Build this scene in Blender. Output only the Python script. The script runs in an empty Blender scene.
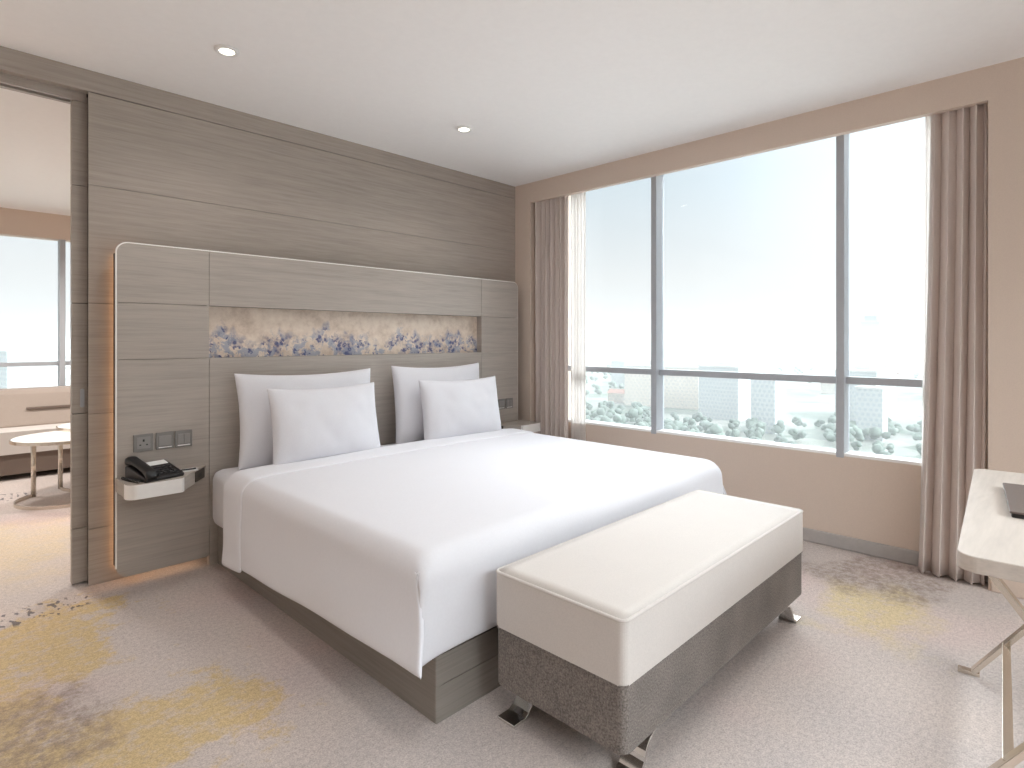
import bpy, bmesh, math, random
from mathutils import Vector, Matrix, noise
random.seed(7)
SC = bpy.context.scene
COL = SC.collection
R = math.radians

# ------------------------------------------------------------------ helpers
def lin(c):
    c /= 255.0
    return c / 12.92 if c <= 0.04045 else ((c + 0.055) / 1.055) ** 2.4

def rgb(r, g, b):
    return (lin(r), lin(g), lin(b), 1.0)

def thing(name, label, cat, loc=(0, 0, 0), rotz=0.0, group=None):
    o = bpy.data.objects.new(name, None)
    o.empty_display_size = 0.1
    COL.objects.link(o)
    o.location = loc
    o.rotation_euler = (0, 0, rotz)
    o['label'] = label
    o['category'] = cat
    if group:
        o['group'] = group
    return o

def tag(o, label, cat, group=None, kind=None):
    o['label'] = label
    o['category'] = cat
    if group:
        o['group'] = group
    if kind:
        o['kind'] = kind
    return o

def obj(name, bm, mat, parent=None, smooth=False, bevel=0.0, seg=2, subsurf=0, solid=0.0, offset=0.0, local=False, label=None):
    """Link a bmesh as ONE object. Geometry is in world coordinates unless local=True."""
    me = bpy.data.meshes.new(name)
    if parent is not None and not local:
        p, off = parent, Vector((0, 0, 0))
        while p is not None:
            off += Vector(p.location)
            p = p.parent
        bmesh.ops.translate(bm, verts=bm.verts, vec=-off)
    bmesh.ops.recalc_face_normals(bm, faces=bm.faces)
    bm.to_mesh(me)
    bm.free()
    mats = mat if isinstance(mat, (list, tuple)) else [mat]
    for m in mats:
        me.materials.append(m)
    if smooth:
        for p_ in me.polygons:
            p_.use_smooth = True
    o = bpy.data.objects.new(name, me)
    COL.objects.link(o)
    if parent is not None:
        o.parent = parent
    if solid:
        m = o.modifiers.new('solid', 'SOLIDIFY'); m.thickness = solid; m.offset = offset
    if subsurf:
        m = o.modifiers.new('sub', 'SUBSURF'); m.levels = subsurf; m.render_levels = subsurf
    if bevel:
        m = o.modifiers.new('bev', 'BEVEL'); m.width = bevel; m.segments = seg; m.limit_method = 'ANGLE'; m.angle_limit = R(40)
        m.harden_normals = False
        if not smooth:
            for p_ in me.polygons:
                p_.use_smooth = False
    if label:
        o['label'] = label
    return o

def struct(name, bm, mat, parent=None, **kw):
    o = obj(name, bm, mat, parent, **kw)
    if parent is None:
        o['kind'] = 'structure'
    return o

def BM():
    return bmesh.new()

def box(bm, x0, x1, y0, y1, z0, z1, mi=0):
    vs = [bm.verts.new((x, y, z)) for x in (x0, x1) for y in (y0, y1) for z in (z0, z1)]
    for f in ((0, 1, 3, 2), (4, 6, 7, 5), (0, 4, 5, 1), (2, 3, 7, 6), (0, 2, 6, 4), (1, 5, 7, 3)):
        fc = bm.faces.new([vs[i] for i in f]); fc.material_index = mi
    return vs

def bx(*a):
    bm = BM(); box(bm, *a); return bm

def prism(bm, pts, axis, a0, a1, mi=0):
    """pts: 2-D outline; axis: extrusion axis ('x','y','z')."""
    def mk(p, a):
        if axis == 'z': return (p[0], p[1], a)
        if axis == 'y': return (p[0], a, p[1])
        return (a, p[0], p[1])
    lo = [bm.verts.new(mk(p, a0)) for p in pts]
    hi = [bm.verts.new(mk(p, a1)) for p in pts]
    n = len(pts)
    for f in (lo[::-1], hi):
        bm.faces.new(f).material_index = mi
    for i in range(n):
        bm.faces.new((lo[i], lo[(i + 1) % n], hi[(i + 1) % n], hi[i])).material_index = mi

def round_poly(pts, radii, n=8):
    out = []
    N = len(pts)
    for i, p in enumerate(pts):
        r = radii[i]
        p = Vector(p)
        if r <= 0:
            out.append(tuple(p)); continue
        a = (Vector(pts[i - 1]) - p).normalized(); b = (Vector(pts[(i + 1) % N]) - p).normalized()
        ang = a.angle(b)
        d = r / math.tan(ang / 2)
        s, e = p + a * d, p + b * d
        c = p + (a + b).normalized() * (r / math.sin(ang / 2))
        v0, v1 = s - c, e - c
        t0 = math.atan2(v0.y, v0.x); t1 = math.atan2(v1.y, v1.x)
        dt = (t1 - t0 + math.pi) % (2 * math.pi) - math.pi
        for k in range(n + 1):
            t = t0 + dt * k / n
            out.append((c.x + r * math.cos(t), c.y + r * math.sin(t)))
    return out

def cyl(bm, c, r, z0, z1, n=24, r2=None, mi=0):
    r2 = r if r2 is None else r2
    lo = [bm.verts.new((c[0] + r * math.cos(2 * math.pi * i / n), c[1] + r * math.sin(2 * math.pi * i / n), z0)) for i in range(n)]
    hi = [bm.verts.new((c[0] + r2 * math.cos(2 * math.pi * i / n), c[1] + r2 * math.sin(2 * math.pi * i / n), z1)) for i in range(n)]
    bm.faces.new(lo[::-1]).material_index = mi; bm.faces.new(hi).material_index = mi
    for i in range(n):
        bm.faces.new((lo[i], lo[(i + 1) % n], hi[(i + 1) % n], hi[i])).material_index = mi

def sweep(bm, path, prof, up=Vector((0, 0, 1)), closed=False, cap=True):
    """Sweep a closed 2-D profile (a: sideways, b: along 'up'-ish normal) along a 3-D path."""
    rings = []
    n = len(path)
    P = [Vector(p) for p in path]
    for i in range(n):
        if closed:
            t = (P[(i + 1) % n] - P[i - 1]).normalized()
        else:
            t = (P[min(i + 1, n - 1)] - P[max(i - 1, 0)]).normalized()
        side = t.cross(up)
        if side.length < 1e-4:
            side = Vector((1, 0, 0))
        side.normalize()
        nrm = side.cross(t).normalized()
        rings.append([bm.verts.new(P[i] + side * a + nrm * b) for a, b in prof])
    m = len(prof)
    for i in range(n if closed else n - 1):
        A, B = rings[i], rings[(i + 1) % n]
        for k in range(m):
            bm.faces.new((A[k], A[(k + 1) % m], B[(k + 1) % m], B[k]))
    if cap and not closed:
        bm.faces.new(rings[0][::-1]); bm.faces.new(rings[-1])

def circ(r, n=8):
    return [(r * math.cos(2 * math.pi * i / n), r * math.sin(2 * math.pi * i / n)) for i in range(n)]

def rect(w, h):
    return [(-w / 2, -h / 2), (w / 2, -h / 2), (w / 2, h / 2), (-w / 2, h / 2)]

# ------------------------------------------------------------------ materials
class N:
    def __init__(self, name):
        self.m = bpy.data.materials.new(name)
        self.m.use_nodes = True
        self.nt = self.m.node_tree
        self.n = self.nt.nodes
        self.l = self.nt.links
        self.b = self.n['Principled BSDF']
        self.out = self.n['Material Output']
    def node(self, t, **kw):
        nd = self.n.new(t)
        for k, v in kw.items():
            if k.startswith('_'):
                setattr(nd, k[1:], v)
            else:
                nd.inputs[k.replace('__', ' ')].default_value = v
        return nd
    def link(self, a, b):
        self.l.new(a, b)
    def coord(self, scale=(1, 1, 1), loc=(0, 0, 0), world=True):
        if world:
            g = self.node('ShaderNodeNewGeometry').outputs['Position']
        else:
            g = self.node('ShaderNodeTexCoord').outputs['Object']
        mp = self.node('ShaderNodeMapping')
        mp.inputs['Scale'].default_value = scale
        mp.inputs['Location'].default_value = loc
        self.link(g, mp.inputs['Vector'])
        return mp.outputs['Vector']
    def noise(self, vec, scale, detail=3, rough=0.55, dist=0.0):
        t = self.node('ShaderNodeTexNoise')
        t.inputs['Scale'].default_value = scale
        t.inputs['Detail'].default_value = detail
        t.inputs['Roughness'].default_value = rough
        t.inputs['Distortion'].default_value = dist
        self.link(vec, t.inputs['Vector'])
        return t.outputs['Fac']
    def ramp(self, fac, stops):
        r = self.node('ShaderNodeValToRGB')
        e = r.color_ramp.elements
        while len(e) < len(stops):
            e.new(0.5)
        for i, (p, c) in enumerate(stops):
            e[i].position = p
            e[i].color = c if len(c) == 4 else (*c, 1)
        self.link(fac, r.inputs['Fac'])
        return r.outputs['Color']
    def mix(self, fac, a, b):
        m = self.node('ShaderNodeMix', _data_type='RGBA')
        for s, v in ((m.inputs[0], fac), (m.inputs[6], a), (m.inputs[7], b)):
            if isinstance(v, (tuple, float, int)):
                s.default_value = v
            else:
                self.link(v, s)
        return m.outputs[2]
    def math(self, op, a, b=None, clamp=False):
        m = self.node('ShaderNodeMath', _operation=op)
        m.use_clamp = clamp
        for s, v in zip(m.inputs, (a, b)):
            if v is None: continue
            if isinstance(v, (float, int)): s.default_value = v
            else: self.link(v, s)
        return m.outputs[0]
    def bump(self, h, strength=0.2, dist=0.01):
        b = self.node('ShaderNodeBump')
        b.inputs['Strength'].default_value = strength
        b.inputs['Distance'].default_value = dist
        self.link(h, b.inputs['Height'])
        self.link(b.outputs['Normal'], self.b.inputs['Normal'])
    def color(self, c):
        if isinstance(c, tuple): self.b.inputs['Base Color'].default_value = c
        else: self.link(c, self.b.inputs['Base Color'])
    def set(self, **kw):
        for k, v in kw.items():
            self.b.inputs[k.replace('__', ' ')].default_value = v
        return self

def plain(name, c, rough=0.6, metal=0.0, vary=0.04, nscale=30.0, spec=0.5, bump=0.0):
    m = N(name)
    v = m.coord()
    f = m.noise(v, nscale)
    lo = tuple(x * (1 - vary) for x in c[:3]) + (1,)
    hi = tuple(min(1, x * (1 + vary)) for x in c[:3]) + (1,)
    m.color(m.ramp(f, [(0.3, lo), (0.7, hi)]))
    m.set(Roughness=rough, Metallic=metal)
    m.b.inputs['Specular IOR Level'].default_value = spec
    if bump: m.bump(f, bump, 0.003)
    return m.m

def wood(name, base, contrast=0.16, scale=(2.2, 2.2, 55), rough=0.5, blotch=0.10):
    m = N(name)
    v = m.coord(scale)
    f = m.noise(v, 1.0, 5, 0.62, 0.35)
    v2 = m.coord((scale[0] * 3.2, scale[1] * 3.2, scale[2] * 3.2))
    f2 = m.noise(v2, 1.0, 3, 0.6, 0.1)
    v3 = m.coord((0.9, 0.9, 2.4))
    f3 = m.noise(v3, 1.0, 2)
    s = m.math('ADD', m.math('MULTIPLY', f, 0.5), m.math('MULTIPLY', f2, 0.3))
    s = m.math('ADD', s, m.math('MULTIPLY', f3, 0.2))
    d = tuple(x * (1 - contrast * 1.4) for x in base[:3]) + (1,)
    h = tuple(x * (1 + contrast) for x in base[:3]) + (1,)
    m.color(m.ramp(s, [(0.34, d), (0.5, base), (0.66, h)]))
    m.set(Roughness=rough)
    m.bump(f2, 0.12, 0.002)
    return m.m

M = {}
M['wall_wood'] = wood('grey_oak_veneer', rgb(168, 157, 147), contrast=0.14)
M['head_wood'] = wood('grey_oak_headboard', rgb(176, 167, 158), contrast=0.12)
M['bed_wood'] = wood('grey_oak_bed', rgb(138, 130, 122), contrast=0.16, scale=(1.6, 1.6, 70))
M['desk_wood'] = wood('pale_oak_desk', rgb(204, 194, 184), contrast=0.10, scale=(2.5, 22, 60))
M['dark_gap'] = plain('dark_gap', rgb(52, 45, 40), 0.8)
M['ceiling'] = plain('white_ceiling_paint', rgb(247, 244, 242), 0.9, vary=0.01, spec=0.2)
M['beige'] = plain('beige_wallpaper', rgb(216, 198, 183), 0.75, vary=0.03, nscale=180, bump=0.05)
M['skirt'] = plain('grey_skirting', rgb(176, 170, 166), 0.5)
M['alu'] = plain('grey_aluminium', rgb(176, 179, 184), 0.45, 0.0, vary=0.02)
M['sill'] = plain('white_sill', rgb(244, 242, 238), 0.4, vary=0.01)
M['chrome'] = plain('polished_chrome', rgb(225, 224, 222), 0.12, 1.0, vary=0.01)
M['steel'] = plain('satin_steel', rgb(246, 244, 241), 0.32, 0.4, vary=0.02)
M['trim'] = plain('pale_metal_trim', rgb(252, 249, 244), 0.35, 0.25, vary=0.01)
M['champagne'] = plain('champagne_metal', rgb(218, 210, 198), 0.22, 1.0, vary=0.02)
M['black'] = plain('black_plastic', rgb(28, 27, 28), 0.38, vary=0.05)
M['key'] = plain('charcoal_keys', rgb(58, 57, 58), 0.5)
M['paper'] = plain('white_paper', rgb(238, 238, 236), 0.8, vary=0.01)
M['grey_plate'] = plain('grey_switch_plate', rgb(132, 129, 126), 0.5, vary=0.02)
M['grey_rocker'] = plain('grey_rocker', rgb(146, 143, 140), 0.45, vary=0.02)
M['dark_plate'] = plain('dark_socket_plate', rgb(66, 58, 50), 0.4)
M['leather'] = plain('brown_leather', rgb(104, 92, 86), 0.5, vary=0.12, nscale=300, bump=0.1)
M['white_ring'] = plain('white_lamp_ring', rgb(238, 236, 233), 0.5, vary=0.01)
M['stone'] = plain('white_stone_top', rgb(240, 236, 230), 0.25, vary=0.03, nscale=6)

def fabric(name, c, vary=0.06, scale=220, rough=0.9, bump=0.15, sheen=0.15, big=0.02):
    m = N(name)
    v = m.coord()
    f = m.noise(v, scale, 2, 0.6)
    g = m.noise(v, 7, 2)
    s = m.math('ADD', m.math('MULTIPLY', f, 0.8), m.math('MULTIPLY', g, 0.2))
    lo = tuple(x * (1 - vary) for x in c[:3]) + (1,)
    hi = tuple(min(1, x * (1 + vary)) for x in c[:3]) + (1,)
    m.color(m.ramp(s, [(0.36, lo), (0.64, hi)]))
    m.set(Roughness=rough)
    m.b.inputs['Specular IOR Level'].default_value = 0.2
    m.b.inputs['Sheen Weight'].default_value = sheen
    if bump: m.bump(f, bump, 0.002)
    return m

M['linen'] = fabric('white_linen', rgb(222, 221, 225), vary=0.012, scale=120, bump=0.03, sheen=0.0).m
M['cream'] = fabric('cream_upholstery', rgb(203, 196, 190), vary=0.04, scale=260, bump=0.12).m
M['felt'] = fabric('charcoal_wool', rgb(120, 112, 106), vary=0.42, scale=190, bump=0.3).m
M['drape'] = fabric('taupe_drape', rgb(212, 198, 190), vary=0.05, scale=260, bump=0.05).m
M['sofa'] = fabric('taupe_sofa', rgb(164, 151, 141), vary=0.06, scale=200).m
M['sofa_dark'] = fabric('brown_sofa_base', rgb(122, 108, 99), vary=0.06, scale=200).m

def sheer():
    m = fabric('sheer_voile', rgb(246, 243, 240), vary=0.02, scale=200, bump=0.0, sheen=0.0)
    tr = m.node('ShaderNodeBsdfTranslucent'); tr.inputs['Color'].default_value = rgb(248, 245, 242)
    tp = m.node('ShaderNodeBsdfTransparent')
    a = m.node('ShaderNodeMixShader'); a.inputs[0].default_value = 0.65
    m.link(m.b.outputs[0], a.inputs[1]); m.link(tr.outputs[0], a.inputs[2])
    b = m.node('ShaderNodeMixShader'); b.inputs[0].default_value = 0.12
    m.link(a.outputs[0], b.inputs[1]); m.link(tp.outputs[0], b.inputs[2])
    m.link(b.outputs[0], m.out.inputs['Surface'])
    return m.m
M['sheer'] = sheer()
M['pale_wall'] = plain('off_white_paint', rgb(242, 238, 234), 0.85, vary=0.01)

def glass():
    m = N('window_glass')
    tp = m.node('ShaderNodeBsdfTransparent'); tp.inputs['Color'].default_value = (0.97, 0.985, 0.985, 1)
    gl = m.node('ShaderNodeBsdfGlossy'); gl.inputs['Roughness'].default_value = 0.02
    fr = m.node('ShaderNodeFresnel'); fr.inputs['IOR'].default_value = 1.25
    a = m.node('ShaderNodeMixShader')
    m.link(fr.outputs[0], a.inputs[0]); m.link(tp.outputs[0], a.inputs[1]); m.link(gl.outputs[0], a.inputs[2])
    m.link(a.outputs[0], m.out.inputs['Surface'])
    return m.m
M['glass'] = glass()

def emit(name, c, s):
    m = N(name)
    m.b.inputs['Base Color'].default_value = c
    m.b.inputs['Emission Color'].default_value = c
    m.b.inputs['Emission Strength'].default_value = s
    return m.m
M['lamp'] = emit('lamp_glow', rgb(255, 246, 230), 9.0)
M['led'] = emit('warm_led', (1.0, 0.56, 0.27, 1), 5.0)
M['led2'] = emit('warm_led_low', (1.0, 0.72, 0.5, 1), 2.2)

def carpet():
    m = N('patterned_carpet')
    v = m.coord()
    fine = m.noise(v, 190, 2, 0.7)
    mid = m.noise(v, 60, 3, 0.7)
    big = m.noise(v, 1.1, 2, 0.5)
    big2 = m.noise(m.coord((1, 1, 1), (5, 3, 0)), 1.5, 2, 0.5)
    base = m.ramp(big, [(0.36, rgb(186, 176, 171)), (0.5, rgb(192, 180, 173)), (0.64, rgb(196, 177, 171))])
    grey = m.ramp(big2, [(0.52, (0, 0, 0)), (0.68, (1, 1, 1))])
    base = m.mix(m.math('MULTIPLY', grey, 0.5), base, rgb(178, 171, 169))
    warp = m.node('ShaderNodeTexNoise'); warp.inputs['Scale'].default_value = 2.6; warp.inputs['Detail'].default_value = 6
    warp.inputs['Roughness'].default_value = 0.66
    m.link(v, warp.inputs['Vector'])
    def region(cx, cy, rx, ry, rot=0.0, amp=1.1):
        """soft pattern patch: distance field broken up by noise -> 0..1"""
        mp = m.node('ShaderNodeMapping', _vector_type='TEXTURE')
        mp.inputs['Location'].default_value = (cx, cy, 0)
        mp.inputs['Rotation'].default_value = (0, 0, rot)
        mp.inputs['Scale'].default_value = (rx, ry, 1)
        m.link(m.node('ShaderNodeNewGeometry').outputs['Position'], mp.inputs['Vector'])
        ln = m.node('ShaderNodeVectorMath', _operation='LENGTH')
        m.link(mp.outputs['Vector'], ln.inputs[0])
        d = m.math('SUBTRACT', 1.0, ln.outputs['Value'])
        return m.math('ADD', d, m.math('MULTIPLY', m.math('SUBTRACT', warp.outputs['Fac'], 0.5), amp * 3.2))
    def thr(f, a, b):
        return m.ramp(f, [(a, (0, 0, 0)), (b, (1, 1, 1))])
    def mx(a, b):
        return m.math('MAXIMUM', a, b)
    # mustard patches (near the doorway, by the bed, near the window, and in the adjoining room)
    y = mx(region(0.42, 3.02, 0.36, 0.5, 0.2), region(0.58, 2.12, 0.34, 0.38))
    y = mx(y, region(0.1, 2.6, 0.3, 0.5))
    y = mx(y, region(0.05, 1.2, 0.4, 0.5))
    yl = mx(region(3.05, 0.66, 0.5, 0.3, 0.4, 0.8), region(2.95, -0.2, 0.4, 0.3))
    ya = mx(region(0.3, 4.6, 0.7, 0.9, 0.0, 0.7), region(1.4, 5.3, 0.5, 0.6))
    br = m.noise(v, 16, 4, 0.7)
    brk = m.ramp(br, [(0.36, (0.45, 0.45, 0.45)), (0.52, (1, 1, 1))])
    ymask = m.math('MULTIPLY', thr(y, 0.10, 0.34), brk)
    base = m.mix(m.math('MULTIPLY', ymask, 0.66), base, rgb(198, 170, 108))
    base = m.mix(m.math('MULTIPLY', m.math('MULTIPLY', thr(yl, 0.1, 0.6), brk), 0.62), base, rgb(206, 186, 132))
    base = m.mix(m.math('MULTIPLY', m.math('MULTIPLY', thr(ya, 0.0, 0.6), brk), 0.38), base, rgb(212, 186, 132))
    # taupe worn patches
    t = mx(region(0.28, 2.42, 0.3, 0.3, 0.0, 0.9), region(3.55, 0.8, 0.34, 0.4, 0.3, 0.9))
    t2 = m.ramp(m.noise(v, 22, 5, 0.75), [(0.42, (1, 1, 1)), (0.58, (0.25, 0.25, 0.25))])
    base = m.mix(m.math('MULTIPLY', m.math('MULTIPLY', thr(t, 0.05, 0.45), t2), 0.7), base, rgb(140, 124, 114))
    # small slate dashes by the doorway and in the next room
    s = mx(region(0.38, 3.42, 0.3, 0.13, 0.0, 0.25), region(0.4, 6.1, 0.4, 0.2, 0.0, 0.25))
    dash = m.node('ShaderNodeTexNoise'); dash.inputs['Scale'].default_value = 1.0; dash.inputs['Detail'].default_value = 2
    m.link(m.coord((34, 16, 1)), dash.inputs['Vector'])
    dm = m.ramp(dash.outputs['Fac'], [(0.56, (0, 0, 0)), (0.60, (1, 1, 1))])
    base = m.mix(m.math('MULTIPLY', m.math('MULTIPLY', thr(s, 0.1, 0.3), dm), 0.8), base, rgb(92, 90, 96))
    # pile
    f = m.math('ADD', m.math('MULTIPLY', fine, 0.6), m.math('MULTIPLY', mid, 0.4))
    pile = m.ramp(f, [(0.36, (0.72, 0.72, 0.72)), (0.64, (1.24, 1.24, 1.24))])
    mm = m.node('ShaderNodeMix', _data_type='RGBA', _blend_type='MULTIPLY'); mm.inputs[0].default_value = 1.0
    m.link(base, mm.inputs[6]); m.link(pile, mm.inputs[7])
    m.color(mm.outputs[2])
    m.set(Roughness=0.95)
    m.b.inputs['Specular IOR Level'].default_value = 0.15
    m.bump(fine, 0.3, 0.004)
    return m.m
M['carpet'] = carpet()

def mural():
    m = N('printed_mural')
    v = m.coord()
    sx = m.node('ShaderNodeSeparateXYZ')
    m.link(m.node('ShaderNodeNewGeometry').outputs['Position'], sx.inputs[0])
    z = sx.outputs['Z']
    bg = m.ramp(m.noise(v, 9, 5, 0.7), [(0.3, rgb(196, 176, 158)), (0.5, rgb(222, 205, 188)), (0.7, rgb(234, 220, 203))])
    # blossom band: dense towards the bottom, uneven crest
    crest = m.noise(m.coord((1, 0, 0)), 4.6, 3, 0.6)
    h = m.math('SUBTRACT', m.math('ADD', 1.06, m.math('MULTIPLY', crest, 0.50)), z)     # >0 below crest
    hm = m.ramp(h, [(0.0, (0, 0, 0)), (0.07, (1, 1, 1))])
    blot = m.noise(v, 13, 5, 0.7, 0.4)
    petal = m.node('ShaderNodeTexVoronoi'); petal.inputs['Scale'].default_value = 36
    m.link(v, petal.inputs['Vector'])
    pm = m.ramp(petal.outputs['Distance'], [(0.35, (1, 1, 1)), (0.6, (0.35, 0.35, 0.35))])
    d = m.math('MULTIPLY', m.ramp(blot, [(0.50, (0, 0, 0)), (0.54, (1, 1, 1))]), hm)
    d2 = m.math('MULTIPLY', m.math('MULTIPLY', m.ramp(m.noise(v, 15, 5, 0.72, 0.3), [(0.50, (0, 0, 0)), (0.54, (1, 1, 1))]), hm), pm)
    c = m.mix(m.math('MULTIPLY', d, 0.7), bg, rgb(140, 152, 176))
    c = m.mix(m.math('MULTIPLY', d2, 0.9), c, rgb(66, 76, 126))
    m.color(c)
    m.set(Roughness=0.6)
    return m.m
M['mural'] = mural()

# ------------------------------------------------------------------ dimensions (camera stands at x=y=0)
YA = 3.59      # face of the headboard wall
XB = 3.74      # face of the window wall
H = 2.62       # ceiling
XW = 3.87      # face of the low wall under the glass
X0, Y0 = -1.7, -1.7

# ------------------------------------------------------------------ setting: floor, ceiling, walls
struct('floor', bx(X0, 4.05, Y0, 7.75, -0.12, 0.0), M['carpet'])
struct('ceiling', bx(X0, 4.05, Y0, YA + 0.14, H, H + 0.12), M['ceiling'])
struct('ceiling_adjoining', bx(X0, 4.05, YA + 0.14, 7.75, 2.54, 2.66), M['ceiling'])

# headboard wall: veneer boards with fine shadow gaps on a dark core
XD = 0.615     # edge of the doorway
bm = BM()
box(bm, XD + 0.004, XB + 0.01, YA + 0.012, YA + 0.05, 0, 2.51, 1)
zs = [0.0, 0.288, 0.873, 1.438, 2.04, 2.51]
for a, b in zip(zs[:-1], zs[1:]):
    box(bm, XD, XB + 0.01, YA, YA + 0.0115, a + 0.0012, b - 0.0012, 0)
box(bm, X0, XB + 0.01, YA, YA + 0.05, 2.513, H, 0)
box(bm, XD, XB + 0.2, YA + 0.12, YA + 0.14, 0, H, 0)
struct('wall_headboard', bm, [M['wall_wood'], M['dark_gap']])
bm = BM()
box(bm, X0, XD, YA + 0.05, YA + 0.07, 2.47, H)
box(bm, X0, XD, YA + 0.11, YA + 0.14, 2.47, H)
struct('trim_1', bm, M['wall_wood'])
bm = BM()
box(bm, X0, XD + 0.9, YA + 0.071, YA + 0.109, 2.505, 2.53)
struct('trim_2', bm, M['dark_gap'])

# sliding door leaf, half inside its pocket
bm = BM()
box(bm, 0.562, 1.7, YA + 0.078, YA + 0.104, 0.01, 2.50, 1)
for a, b in zip(zs[:-1], zs[1:]):
    box(bm, 0.557, 1.7, YA + 0.065, YA + 0.108, max(a + 0.002, 0.01), min(b - 0.002, 2.5), 0)
door = struct('door_1', bm, [M['wall_wood'], M['dark_gap']])
bm = BM()
prism(bm, round_poly([(0.590, 0.905), (0.608, 0.905), (0.608, 1.0), (0.590, 1.0)], [0.008] * 4, 5), 'y', YA + 0.060, YA + 0.067)
obj('finger_pull', bm, M['alu'], door, label='small oval metal finger pull')

# window wall: face band around the curtain recess
bm = BM()
box(bm, XB, XB + 0.10, 3.41, YA + 0.03, 0, H)
box(bm, XB, XB + 0.10, Y0, 0.312, 0, H)
box(bm, XB, XB + 0.045, 0.312, 3.41, 2.45, H)
struct('wall_window', bm, M['beige'])
struct('wall_lower', bx(XW, XW + 0.15, -0.2, 3.6, 0, 0.555), M['beige'])
bm = BM(); box(bm, XW + 0.06, 4.05, 3.2, YA + 0.12, 0, H); box(bm, XW + 0.06, 4.05, Y0, 0.42, 0, H); box(bm, XW + 0.06, 4.05, 0.42, 3.2, 2.56, H)
struct('wall_outer', bm, M['beige'])
bm = BM()
box(bm, XW - 0.016, XW, -0.2, 3.6, 0, 0.082)
struct('baseboard_window', bm, M['skirt'], bevel=0.008)
bm = BM()
box(bm, XB - 0.014, XB, Y0, 0.30, 0, 0.09)
struct('baseboard_right', bm, M['beige'], bevel=0.006)

bm = BM()
box(bm, X0 - 0.12, 0.0, Y0 - 0.12, Y0, 0, H); box(bm, 3.68, 4.05, Y0 - 0.12, Y0, 0, H)
box(bm, 0.0, 3.68, Y0 - 0.12, Y0, 0, 0.12); box(bm, 0.0, 3.68, Y0 - 0.12, Y0, 2.52, H)
struct('wall_back', bm, M['pale_wall'])
bm = BM()
for x in (0.0, 0.91, 1.82, 2.73, 3.64):
    box(bm, x, x + 0.04, Y0 - 0.11, Y0 - 0.02, 0.12, 2.52)
box(bm, 0.0, 3.68, Y0 - 0.1, Y0 - 0.04, 0.985, 1.02)
W3 = struct('added_back_window', bm, M['alu'])  # unseen window, added to let in light from behind the camera
for x in (0.04, 0.95, 1.86, 2.77):
    for z0, z1 in ((0.12, 0.985), (1.02, 2.52)):
        obj('pane', bx(x, x + 0.87, Y0 - 0.075, Y0 - 0.069, z0, z1), M['glass'], W3)
struct('wall_left', bx(X0 - 0.12, X0, Y0, 7.75, 0, H), M['pale_wall'])

# window: two mullions, transom, sill, six panes
bm = BM()
for y0, y1 in ((2.25, 2.295), (0.99, 1.034)):
    box(bm, XW - 0.002, 3.985, y0, y1, 0.545, 2.56)
WIN = struct('window_1', bm, M['alu'], bevel=0.003)
bm = BM()
for y0, y1 in ((0.42, 0.99), (1.034, 2.25), (2.295, 3.2)):
    box(bm, 3.915, 3.985, y0, y1, 0.985, 1.028)
obj('transom', bm, M['alu'], WIN)
bm = BM()
for y0, y1 in ((0.42, 0.99), (1.034, 2.25), (2.295, 3.2)):
    box(bm, XW, 3.985, y0, y1, 0.555, 0.572)
obj('sill', bm, M['sill'], WIN)
for (y0, y1) in ((0.42, 0.99), (1.034, 2.25), (2.295, 3.2)):
    for z0, z1 in ((0.572, 0.985), (1.028, 2.56)):
        obj('pane', bx(3.955, 3.961, y0, y1, z0, z1), M['glass'], WIN)

# adjoining room: window wall with its own window
YW = 7.5
bm = BM()
box(bm, X0, 4.05, YW, YW + 0.15, 2.285, 2.6)
box(bm, X0, 4.05, YW, YW + 0.15, 0, 0.555)
box(bm, 3.4, 4.05, YW, YW + 0.15, 0.5, 2.6)
struct('wall_adjoining', bm, M['beige'])
struct('wall_adjoining_right', bx(3.93, 4.05, YA + 0.12, 7.6, 0, 2.6), M['beige'])
bm = BM()
for x in (-0.75, 1.065, 2.9):
    box(bm, x - 0.025, x + 0.025, YW + 0.0, YW + 0.11, 0.555, 2.29)
W2 = struct('window_2', bm, M['alu'], bevel=0.003)
bm = BM(); box(bm, X0, 3.4, YW + 0.05, YW + 0.11, 0.985, 1.028)
obj('transom', bm, M['alu'], W2)
bm = BM(); box(bm, X0, 3.4, YW + 0.0, YW + 0.11, 0.555, 0.57)
obj('sill', bm, M['sill'], W2)
xs = (X0, -0.775, None, -0.725, 1.04, None, 1.09, 2.875, None, 2.925, 3.4)
for x0, x1 in ((X0, -0.775), (-0.725, 1.04), (1.09, 2.875), (2.925, 3.4)):
    for z0, z1 in ((0.57, 0.985), (1.028, 2.29)):
        obj('pane', bx(x0, x1, YW + 0.08, YW + 0.086, z0, z1), M['glass'], W2)

# ------------------------------------------------------------------ downlights
SPOT_W = 11
def downlight(x, y, label):
    t = thing('downlight', label, 'ceiling light', (x, y, H - 0.012), 0, 'recessed ceiling spotlights')
    bm = BM()
    n = 32
    prof = [(0.032, 0.010), (0.034, 0.002), (0.050, 0.000), (0.054, 0.006), (0.054, 0.0119), (0.034, 0.0119)]
    rings = []
    for k in range(n):
        a = 2 * math.pi * k / n
        rings.append([bm.verts.new((r * math.cos(a), r * math.sin(a), z)) for r, z in prof])
    for k in range(n):
        A, B = rings[k], rings[(k + 1) % n]
        for i in range(len(prof)):
            bm.faces.new((A[i], A[(i + 1) % len(prof)], B[(i + 1) % len(prof)], B[i]))
    obj('rim', bm, M['white_ring'], t, smooth=True, local=True)
    bm = BM(); cyl(bm, (0, 0), 0.033, 0.0065, 0.0105)
    obj('lens', bm, M['lamp'], t, local=True, label='glowing white lens')
    return t
downlight(1.028, 2.875, 'recessed spotlight in the white ceiling nearer the doorway, above the left pillows')
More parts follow.
